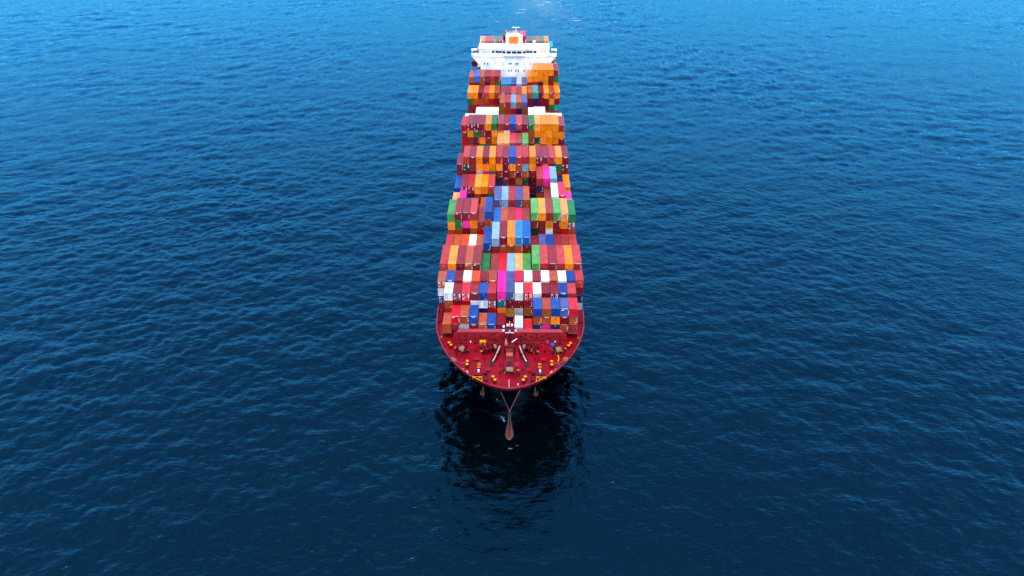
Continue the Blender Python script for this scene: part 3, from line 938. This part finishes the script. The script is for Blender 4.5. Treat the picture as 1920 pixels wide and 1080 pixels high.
# mast house with the orange panel, funnel behind it
mh = MB()
mh.box(-4.1, 4.1, YF + 8.6, YF + 11.0, 52.662, 57.6)
mast = mh.build('mast_house', M['white'], ship)
MB().box(-2.55, 2.2, YF + 8.45, YF + 8.599, 53.2, 56.6).build('orange_panel', M['orange'], mast)
MB().box(-4.35, -4.101, YF + 8.7, YF + 10.8, 52.7, 56.5).build('orange_side', M['orange'], mast)
MB().box(4.101, 4.35, YF + 8.7, YF + 10.8, 52.7, 56.5).build('orange_side', M['orange'], mast)
rail('mast_railing', [(-4, YF + 10.8, 57.6), (-4, YF + 8.7, 57.6), (4, YF + 8.7, 57.6), (4, YF + 10.8, 57.6)], 1.1, mast, M['white'], .05, 1.2)
fun = MB()
fun.add([(x, y, 20) for x, y in ((-4.2, 390), (-3, 388.5), (3, 388.5), (4.2, 390), (4.2, 398), (3, 400), (-3, 400), (-4.2, 398))] +
        [(x * .92, y, 53.6) for x, y in ((-4.2, 390), (-3, 388.5), (3, 388.5), (4.2, 390), (4.2, 398), (3, 400), (-3, 400), (-4.2, 398))],
        [(i, (i + 1) % 8, 8 + (i + 1) % 8, 8 + i) for i in range(8)] + [tuple(range(8, 16))])
fn = fun.build('funnel', M['orange'], ship)
for x in (-1.6, 0, 1.6):
    MB().tube((x, 394, 53.5), (x, 394.6, 54.8), 0.45, n=10).build('exhaust_pipe', M['dark'], fn)
MB().tube((0.9, YF + 9.6, 57.6), (0.9, YF + 9.6, 60.6), 0.16, 0.10, n=8).build('radar_mast', M['white'], mast)
MB().box(-1.0, 2.9, YF + 9.45, YF + 9.75, 60.6, 60.95).build('radar_scanner', M['white'], mast)
MB().box(0.1, 1.7, YF + 9.2, YF + 10.0, 59.0, 59.15).build('mast_platform', M['grey'], mast)
MB().tube((-3.9, YF + 8.8, 57.6), (-3.9, YF + 8.8, 59.8), 0.09, n=6).build('antenna', M['white'], mast)
MB().tube((2.6, YF + 9.6, 57.6), (2.6, YF + 9.6, 59.2), 0.12, n=6).build('antenna', M['dark'], mast)
MB().tube((-1.8, YF + 9.6, 57.6), (-1.8, YF + 9.6, 59.0), 0.12, n=6).build('antenna', M['grey'], mast)
MB().box(-3.4, -2.2, YF + 9, YF + 10, 57.602, 58.5).build('equipment_box', M['grey'], mast)
MB().box(2.9, 3.8, YF + 9, YF + 10, 57.602, 58.4).build('equipment_box', M['salmon'], mast)


def sphere(c, r, nu=12, nv=8):
    mb = MB()
    vs, fs = [], []
    for i in range(nv + 1):
        p = math.pi * i / nv
        for j in range(nu):
            t = 2 * math.pi * j / nu
            vs.append((c[0] + r * math.sin(p) * math.cos(t), c[1] + r * math.sin(p) * math.sin(t), c[2] + r * math.cos(p)))
    for i in range(nv):
        for j in range(nu):
            fs.append((i * nu + j, (i + 1) * nu + j, (i + 1) * nu + (j + 1) % nu, i * nu + (j + 1) % nu))
    return mb.add(vs, fs)


rd = sphere((9.9, YF + 8, 54.3), 0.75).build('radome', M['white'], whl, smooth=True)
MB().tube((9.9, YF + 8, 52.66), (9.9, YF + 8, 53.8), 0.25, n=8).build('radome_stand', M['white'], rd)
for x, zt in ((-16.6, 57.0), (-9.6, 55.6), (-5.6, 55.2), (5.8, 55.4)):
    MB().tube((x, YF + 8, 52.66), (x, YF + 8, zt), 0.14 if x > -16 else .3, 0.08, n=6).build('signal_post', M['white'], whl)
MB().tube((-16.6, YF + 8.2, 56.2), (-15.6, YF + 8.2, 56.2), 0.08, n=5).build('crosstree', M['white'], whl)
MB().tube((-16.6, YF + 8.2, 55.0), (-17.4, YF + 8.2, 55.0), 0.3, n=6).build('signal_lamp', M['magp'], whl)


# lifeboats in davits beside the bridge block
def lifeboat(x, y, z, nm_label):
    mb = MB()
    nu, nv = 14, 10
    vs, fs = [], []
    for i in range(nu + 1):
        s = -1 + 2 * i / nu
        k = max(1 - abs(s) ** 2.6, 0.0) ** 0.5
        for j in range(nv):
            t = 2 * math.pi * j / nv
            vs.append((1.7 * k * math.cos(t), s * 4.6, (1.5 if math.sin(t) > 0 else 1.3) * k * math.sin(t)))
    for i in range(nu):
        for j in range(nv):
            a, b_ = i * nv + j, i * nv + (j + 1) % nv
            fs.append((a, b_, b_ + nv, a + nv))
    o = bpy.data.objects.new('lifeboat', None); C.objects.link(o); o.location = (x, y, z)
    MB().add(vs, fs).build('hull', M['orange'], o, smooth=True)
    MB().box(-.7, .7, -1.0, 0.6, 1.2, 1.75).build('cabin', M['orange'], o)
    MB().box(-1.74, 1.74, -2.6, 2.6, -.12, .06).build('fender', M['dark'], o)
    tag(o, nm_label, 'lifeboat', 'lifeboats beside the bridge')


lifeboat(19.3, YF + 7.0, 45.9, 'orange enclosed lifeboat under the right bridge wing')
for s in (-1, 1):
    MB().box(min(s * 16.41, s * 21), max(s * 16.41, s * 21), YF + 3, YF + 13, 43.4, 43.6).build('boat_deck', M['white'], ship)
MB().box(-20.9, -18.2, YF + 2.0, YF + 8, 43.61, 46.0).build('winch_house', M['gear'], ship)
MB().box(-18.1, -16.6, YF + 1.5, YF + 4, 43.61, 44.6).build('deck_locker', M['white'], ship)

# ------------------------------------------------------------------ forecastle gear
bol = MB()
bol.tube((0, 0, 0), (0, 0, 0.9), 0.34, n=12)
bol_me = bol.mesh('bollard', mats=[M['gear']])
cap_me = MB().tube((0, 0, 0.9), (0, 0, 1.08), 0.41, n=14).mesh('cap', mats=[M['yellow']])
BOL = [(-16.9, 170.0), (-16.3, 168.9), (-11.3, 161.5), (-11.3, 160.1), (-4.2, 154.8), (-3.7, 153.5)]
for x, y in BOL + [(-x, y) for x, y in BOL]:
    o = link(bpy.data.objects.new('bollard', bol_me), ship, (x, y - 0.25, DECK))
    link(bpy.data.objects.new('cap', cap_me), o)
base_me = MB().box(-.55, .55, -1.25, 1.25, -.015, .06).mesh('bollard_base', mats=[M['gear']])
for i in range(0, 6, 2):
    (x0, y0), (x1, y1) = BOL[i], BOL[i + 1]
    for s in (-1, 1):
        a = math.atan2(-(x1 - x0) * s, (y1 - y0))
        link(bpy.data.objects.new('bollard_base', base_me), ship, (s * (x0 + x1) / 2, (y0 + y1) / 2 - .25, DECK), a)


def winch(name, x, y, rz, drum_mat='rope', n_drum=2, width=3.2, r=1.0, flip=1):
    """drum winch: two or three flanged drums on a shaft, gearbox, motor, brake bands, bed plate; drum shaft along local x"""
    o = bpy.data.objects.new(name, None); link(o, ship, (x, y, DECK), rz)
    MB().box(-width / 2 - .5, width / 2 + .9, -.9, .9, -.015, .14).build('bed', M['gear'], o)
    MB().tube((-width / 2 - .6, 0, 1.15), (width / 2 + .3, 0, 1.15), .16, n=8).build('shaft', M['dark'], o)
    seg = width / n_drum
    for k in range(n_drum):
        x0 = -width / 2 + k * seg
        mb = MB()
        for xx in (x0 + .05, x0 + seg - .2):
            mb.tube((xx, 0, 1.15), (xx + .10, 0, 1.15), r, n=20)
        dm = mb.build('drum_flange', M['gear'], o)
        MB().tube((x0 + .16, 0, 1.15), (x0 + seg - .21, 0, 1.15), r * (.66 if k == 0 else .5), n=18).build('rope_drum' if k == 0 else 'bare_drum', M[drum_mat] if k == 0 else M['gear'], dm)
        MB().torus((x0 + seg - .12, 0, 1.15), r * .98, .07, 'X', 18, 5).build('brake_band', M['rim'], dm)
    MB().box(width / 2, width / 2 + .75, -.6, .6, .15, 1.55).build('gearbox', M['gear'], o)
    MB().tube((width / 2 + .76, 0, .9), (width / 2 + 1.45, 0, .9), .34, n=10).build('motor', M['salmon'], o)
    MB().tube((-width / 2 - .6, 0, 1.15), (-width / 2 - 1.05, 0, 1.15), .38, .30, n=12).build('warping_head', M['gear'], o)
    MB().tube((width / 2 + .3, -.75, .14), (width / 2 + .3, -.75, 1.25), .05, n=6).build('lever', M['yellow'], o)
    MB().tube((-width / 2 - .2, -.85, .14), (-width / 2 - .2, -.85, 1.0), .06, n=6).build('lever', M['yellow'], o)
    MB().torus((width / 2 - .4, -.95, 1.35), .26, .05, 'Y', 12, 5).build('hand_wheel', M['yellow'], o)
    return o


winch('mooring_winch', -12.9, 166.4, R(155), width=2.0, n_drum=1, r=1.15)
winch('mooring_winch', 13.2, 166.3, R(22), width=2.0, n_drum=1, r=1.15)
winch('mooring_winch', 0.1, 157.4, R(0), width=2.2, n_drum=1, r=1.05)
for s in (-1, 1):                                                   # windlasses, one to each anchor chain
    w = winch('anchor_windlass', s * 5.2, 167.0, R(205) if s < 0 else R(-25), width=3.4, n_drum=3, r=1.1)
    c0, c1 = Vector((s * 2.75, 167.4, 21.3)), Vector((s * 4.65, 161.6, 20.25))
    ch = MB()
    n = 26
    for i in range(n):
        p = c0.lerp(c1, i / (n - 1)); p.z -= 0.35 * math.sin(math.pi * i / (n - 1))
        ch.obox(p, (.30 if i % 2 else .12, .28, .14 if i % 2 else .30), math.atan2(-(c1.x - c0.x), -(c1.y - c0.y)) * 1.0)
    ch.build('anchor_chain', M['chain'], ship)
    g = MB()
    d = (c1 - c0).normalized(); nn = Vector((-d.y, d.x, 0)).normalized()
    for q in (-1, 1):
        a, b_ = c0.lerp(c1, .12) + nn * q * .5, c1 + nn * q * .42
        g.add([tuple(a + Vector((0, 0, -1.35))), tuple(b_ + Vector((0, 0, -.45))), tuple(b_ + Vector((0, 0, .12))), tuple(a + Vector((0, 0, .1))),
               tuple(a + nn * q * .09 + Vector((0, 0, -1.35))), tuple(b_ + nn * q * .09 + Vector((0, 0, -.45))), tuple(b_ + nn * q * .09 + Vector((0, 0, .12))), tuple(a + nn * q * .09 + Vector((0, 0, .1)))],
              [(0, 1, 2, 3), (7, 6, 5, 4), (3, 2, 6, 7), (1, 5, 6, 2), (0, 3, 7, 4)])
    g.build('chain_stopper', M['gear'], ship)
    MB().tube((c1.x, c1.y - .5, DECK - .01), (c1.x, c1.y - .9, DECK + .55), .55, .7, n=12).build('spurling_pipe', M['dark'], ship)
    # roller fairleads, pedestal rollers, upright plates, A-frames at the deck edge
    for yy in (160.2, 158.9):
        p = MB().tube((s * 8.1, yy, DECK), (s * 8.1, yy, DECK + .75), .36, .3, n=10).build('pedestal_roller', M['gear'], ship)
        MB().torus((s * 8.1, yy, DECK + .78), .36, .10, 'Z', 12, 5).build('roller_ring', M['yellow'], p)
    MB().box(s * 8.15 - .22, s * 8.15 + .22, 157.6, 158.2, DECK, DECK + .55).build('vent_cap', M['white'], ship)
    f = MB()
    f.box(s * 8.25 - .95, s * 8.25 + .95, 154.3, 156.1, DECK - .01, DECK + .22)
    for dx in (-.65, 0, .65):
        f.tube((s * 8.25 + dx, 155.2, DECK + .22), (s * 8.25 + dx, 155.2, DECK + 1.05), .27, n=10)
    f.box(s * 8.25 - 1.0, s * 8.25 + 1.0, 154.9, 155.5, DECK + 1.06, DECK + 1.2)
    f.build('roller_fairlead', M['gear'], ship)
    MB().box(s * 6.2 - .6, s * 6.2 + .6, 152.9, 153.5, DECK, DECK + 1.1).build('pipe_casing', M['gear'], ship)
    MB().box(s * 6.2 - .5, s * 6.2 - .3, 153.6, 156.6, DECK, DECK + .9).build('wave_plate', M['gear'], ship)
    MB().box(s * 6.2 + .4, s * 6.2 + .55, 153.6, 155.6, DECK, DECK + 1.1).build('wave_plate', M['gear'], ship)
    fr = MB()
    e0, e1, ap = Vector((s * 9.6, 154.7, DECK + .75)), Vector((s * 7.0, 152.9, DECK + .75)), Vector((s * 7.2, 154.8, DECK + .75))
    for a, b_ in ((e0, e1), (e1, ap), (ap, e0), (ap.lerp(e0, .0), (e0 + e1) / 2)):
        fr.tube(a, b_, .09, n=6)
    for a in (e0, e1, ap):
        fr.tube((a.x, a.y, DECK), a, .07, n=6)
    fr.build('pilot_frame', M['yellow'], ship)
    # chocks let into the bulwark
    for cy in (171.5, 164.5, 160.0, 156.9, 152.2):
        cx = half_breadth(cy, DECK) - .55
        c = MB().torus((0, 0, .5), .42, .13, 'X', 14, 6)
        c.box(-.25, .25, -.7, .7, -.01, .12)
        ang = math.atan2(half_breadth(cy + .5, DECK) - half_breadth(cy - .5, DECK), 1.0)
        c.build('mooring_chock', M['grey'] if cy in (156.9,) else M['gear'], ship, loc=(s * cx, cy, DECK), rz=-s * ang)
    for cy in (163.6, 158.6, 173.5):
        cx = half_breadth(cy, DECK) - .9
        MB().tube((s * cx, cy, DECK), (s * cx, cy, DECK + .35), .22, .16, n=8).build('deck_socket', M['yellow'], ship)
    # forestays to the mast top
    MB().tube((s * .9, 168.1, 26.0), (s * 15.6, 164.2, 20.1), .022, n=5).build('mast_stay', M['salmon'], ship)

# foremast: house, ramp, lattice top with floodlights
mb = MB()
mb.box(-1.5, 1.5, 165.6, 168.9, DECK - .01, 22.3)
fmh = mb.build('mast_house', M['gear'], ship)
MB().add([(-1.0, 161.0, DECK), (1.0, 161.0, DECK), (1.0, 165.59, 21.9), (-1.0, 165.59, 21.9), (-1.0, 165.59, DECK), (1.0, 165.59, DECK)],
         [(0, 1, 2, 3), (0, 3, 4), (1, 5, 2), (3, 2, 5, 4), (0, 4, 5, 1)]).build('trunk', M['gear'], fmh)
MB().box(-.9, .9, 163.0, 164.2, 21.0, 21.45).build('trunk_hatch', M['salmon'], fmh)
MB().box(-.75, .75, 159.0, 160.9, DECK - .01, 20.9).build('companionway', M['gear'], ship)
MB().box(-1.35, -.55, 166.2, 167.0, 22.31, 22.75).build('light_box', M['salmon'], fmh)
MB().tube((-1.0, 167.6, 22.3), (-1.0, 167.6, 23.7), .28, .04, n=8).build('bell', M['grey'], fmh)
MB().tube((0.6, 167.2, 22.8), (2.0, 167.9, 23.5), .17, n=8).build('horn', M['silver'], fmh)
MB().tube((0, 168.2, 22.3), (0, 168.2, 27.2), .42, .30, n=10).build('mast_tube', M['gear'], fmh)
pl = MB()
pl.box(-1.6, 1.6, 167.3, 169.2, 25.9, 26.05)
top = pl.build('mast_platform', M['gear'], fmh)
for x, y, z in ((-1.65, 168.9, 26.8), (-.6, 169.2, 27.1), (.6, 169.2, 27.1), (1.6, 168.9, 26.8), (-1.65, 167.5, 26.45), (1.6, 167.5, 26.45)):
    MB().box(x - .27, x + .27, y - .15, y + .15, z - .28, z + .28).build('floodlight', M['white'], top)
MB().tube((0, 167.4, 26.05), (0, 167.4, 26.9), .34, .12, n=10).build('fog_horn', M['grey'], top)
MB().box(-1.2, 1.2, 167.2, 167.28, 25.8, 26.0).build('name_board', M['white'], top)
MB().tube((0, 168.2, 27.2), (0, 168.2, 29.0), .06, n=6).build('pole', M['white'], top)
rail('platform_railing', [(-1.6, 169.2, 26.05), (-1.6, 167.3, 26.05), (1.6, 167.3, 26.05), (1.6, 169.2, 26.05)], .9, top, M['gear'], .03, .8)
# stair box beside the trunk, jackstaff at the stem
MB().box(1.3, 2.6, 159.2, 161.0, DECK - .01, 20.7).build('stair_box', M['rim'], ship)
ld = MB()
for i in range(6):
    ld.box(1.45, 2.45, 161.1 + .55 * i, 161.25 + .55 * i, 20.6 + .2 * i, 20.66 + .2 * i)
ld.box(1.38, 1.44, 161.0, 164.4, 20.5, 20.6); ld.box(2.46, 2.52, 161.0, 164.4, 20.5, 20.6)
ld.build('stair', M['rim'], ship)
MB().tube((0, 151.0, DECK), (0, 151.0, 22.6), .09, .06, n=8).build('jackstaff', M['white'], ship)
MB().tube((2.3, 152.2, DECK), (2.3, 152.2, DECK + .5), .14, n=8).build('vent_cap', M['white'], ship)
for x, y in ((-11.0, 170.9), (12.7, 171.2)):
    MB().tube((x, y, DECK), (x, y, DECK + .6), .16, n=8).build('vent_cap', M['white'], ship)
# rope leads
for s in (-1, 1):
    MB().path([(s * 14.9, 162.9, DECK + .12), (s * 13.2, 161.4, DECK + .1), (s * 11.6, 161.2, DECK + .45)], .06, 6).build('mooring_line', M['rope'], ship)


# smaller fittings: vents, control stands, pipe runs, low hatches
vent_me = MB().tube((0, 0, 0), (0, 0, .55), .16, n=8).tube((0, 0, .55), (0, 0, .75), .34, .22, n=10).mesh('mushroom_vent', mats=[M['gear']])
for x, y in ((-3.2, 170.6), (3.4, 170.7), (-9.6, 170.4), (8.7, 170.5), (-13.6, 170.6), (14.0, 170.5), (-6.8, 163.4), (6.9, 163.6), (-2.4, 160.6), (3.6, 158.6)):
    link(bpy.data.objects.new('mushroom_vent', vent_me), ship, (x, y, DECK))
for x, y in ((-9.4, 166.9), (9.6, 166.7), (-14.9, 166.9), (15.2, 166.9), (-2.4, 157.0), (2.6, 156.6), (-3.4, 164.6), (3.5, 164.8)):
    o = MB().box(x - .22, x + .22, y - .2, y + .2, DECK - .01, DECK + .95).build('control_stand', M['gear'], ship)
    MB().tube((x - .1, y - .12, DECK + .95), (x - .1, y - .2, DECK + 1.25), .04, n=5).build('lever', M['yellow'], o)
for x, y, sx_, sy_ in ((-9.0, 163.2, .7, .6), (9.2, 163.0, .7, .6), (-5.6, 158.4, .55, .55), (5.4, 158.2, .55, .55)):
    o = MB().box(x - sx_, x + sx_, y - sy_, y + sy_, DECK - .01, DECK + .32).build('deck_hatch', M['gear'], ship)
    MB().box(x - sx_ - .06, x + sx_ + .06, y - sy_ - .06, y + sy_ + .06, DECK + .321, DECK + .40).build('hatch_lid', M['break'], o)
for pts in ([(-15.4, 171.0, 20.0), (15.4, 171.0, 20.0)], [(-15.4, 170.75, 19.95), (15.4, 170.75, 19.95)], [(-6.6, 170.9, 19.95), (-6.6, 168.4, 19.95)], [(6.6, 170.9, 19.95), (6.6, 168.4, 19.95)],
            [(-12.4, 170.9, 19.95), (-12.4, 167.8, 19.95)], [(12.6, 170.9, 19.95), (12.6, 167.8, 19.95)], [(1.7, 165.0, 19.95), (1.7, 158.0, 19.95), (1.2, 157.9, 19.95)], [(-1.75, 165.0, 19.95), (-1.75, 158.2, 19.95)]):
    MB().path(pts, .08, 6).build('pipe_run', M['gear'], ship)
for s in (-1, 1):                                                   # power packs and brake housings beside each windlass
    MB().box(s * 7.6 - .6, s * 7.6 + .6, 167.6, 168.9, DECK - .01, DECK + 1.15).build('power_pack', M['gear'], ship)
    MB().box(s * 3.3 - .4, s * 3.3 + .4, 168.3, 169.3, DECK - .01, DECK + 1.3).build('power_pack', M['gear'], ship)
    MB().tube((s * 14.6, 165.3, DECK), (s * 14.6, 165.3, DECK + 1.0), .33, n=10).build('capstan', M['gear'], ship)

# ------------------------------------------------------------------ loose things on the foredeck
def rope_coil(x, y, lab):
    mb = MB()
    for k in range(4):
        mb.torus((0, 0, .10 + .05 * (k % 2)), .22 + .17 * k, .10, 'Z', 20, 6)
    mb.torus((0, 0, .30), .45, .10, 'Z', 20, 6)
    o = mb.build('rope_coil', M['rope'], loc=(x, y, DECK))
    tag(o, lab, 'rope', 'rope coils on the foredeck')


rope_coil(-15.2, 162.8, 'beige coil of mooring rope by the left rail of the red foredeck')
rope_coil(15.3, 163.4, 'beige coil of mooring rope by the right rail of the red foredeck')
rope_coil(-14.4, 168.2, 'small tan rope pile left of the left mooring winch')


def drum(x, y, mat, lab, r=.45, h=.9):
    root = bpy.data.objects.new('drum', None); root.location = (x, y, DECK); C.objects.link(root)
    MB().tube((0, 0, 0), (0, 0, h), r, n=14).build('barrel', mat, root)
    for z in (.02, h * .5, h - .06):
        MB().torus((0, 0, z), r, .035, 'Z', 14, 5).build('hoop', mat, root)
    tag(root, lab, 'drum')


drum(11.9, 169.4, M['bluep'], 'blue drum beside the right mooring winch', .62, .8)
drum(13.5, 160.0, M['bluep'], 'small blue drum at the right rail near the bow', .42, .7)
drum(10.5, 171.0, M['magp'], 'magenta drum in front of the red breakwater', .36, .7)
root = bpy.data.objects.new('machinery_cover', None); root.location = (-7.5, 169.7, DECK); C.objects.link(root)
tag(root, 'yellow arched cover in front of the breakwater beside left windlass', 'cover')
for x in (-.62, .62):
    MB().box(x - .22, x + .22, -.45, .45, 0, 1.25).build('leg', M['yellow'], root)
MB().box(-.84, .84, -.45, .45, 1.252, 1.62).build('top', M['yellow'], root)
root = bpy.data.objects.new('hose_reel', None); root.location = (13.1, 163.2, DECK); C.objects.link(root)
tag(root, 'yellow hose bundle right of the right bollard pair', 'hose')
MB().path([(0, 1.0, .9), (.1, .5, .75), (.25, 0, .4), (.1, -.5, .12), (-.1, -.9, .1)], .17, 8).build('hose', M['yellow'], root)
MB().box(-.2, .2, .8, 1.15, 0, .95).build('stand', M['gear'], root)
print('containers', len(boxes), 'single', len(single), 'visible', sum(1 for b_ in boxes if b_['seen'] > 0))
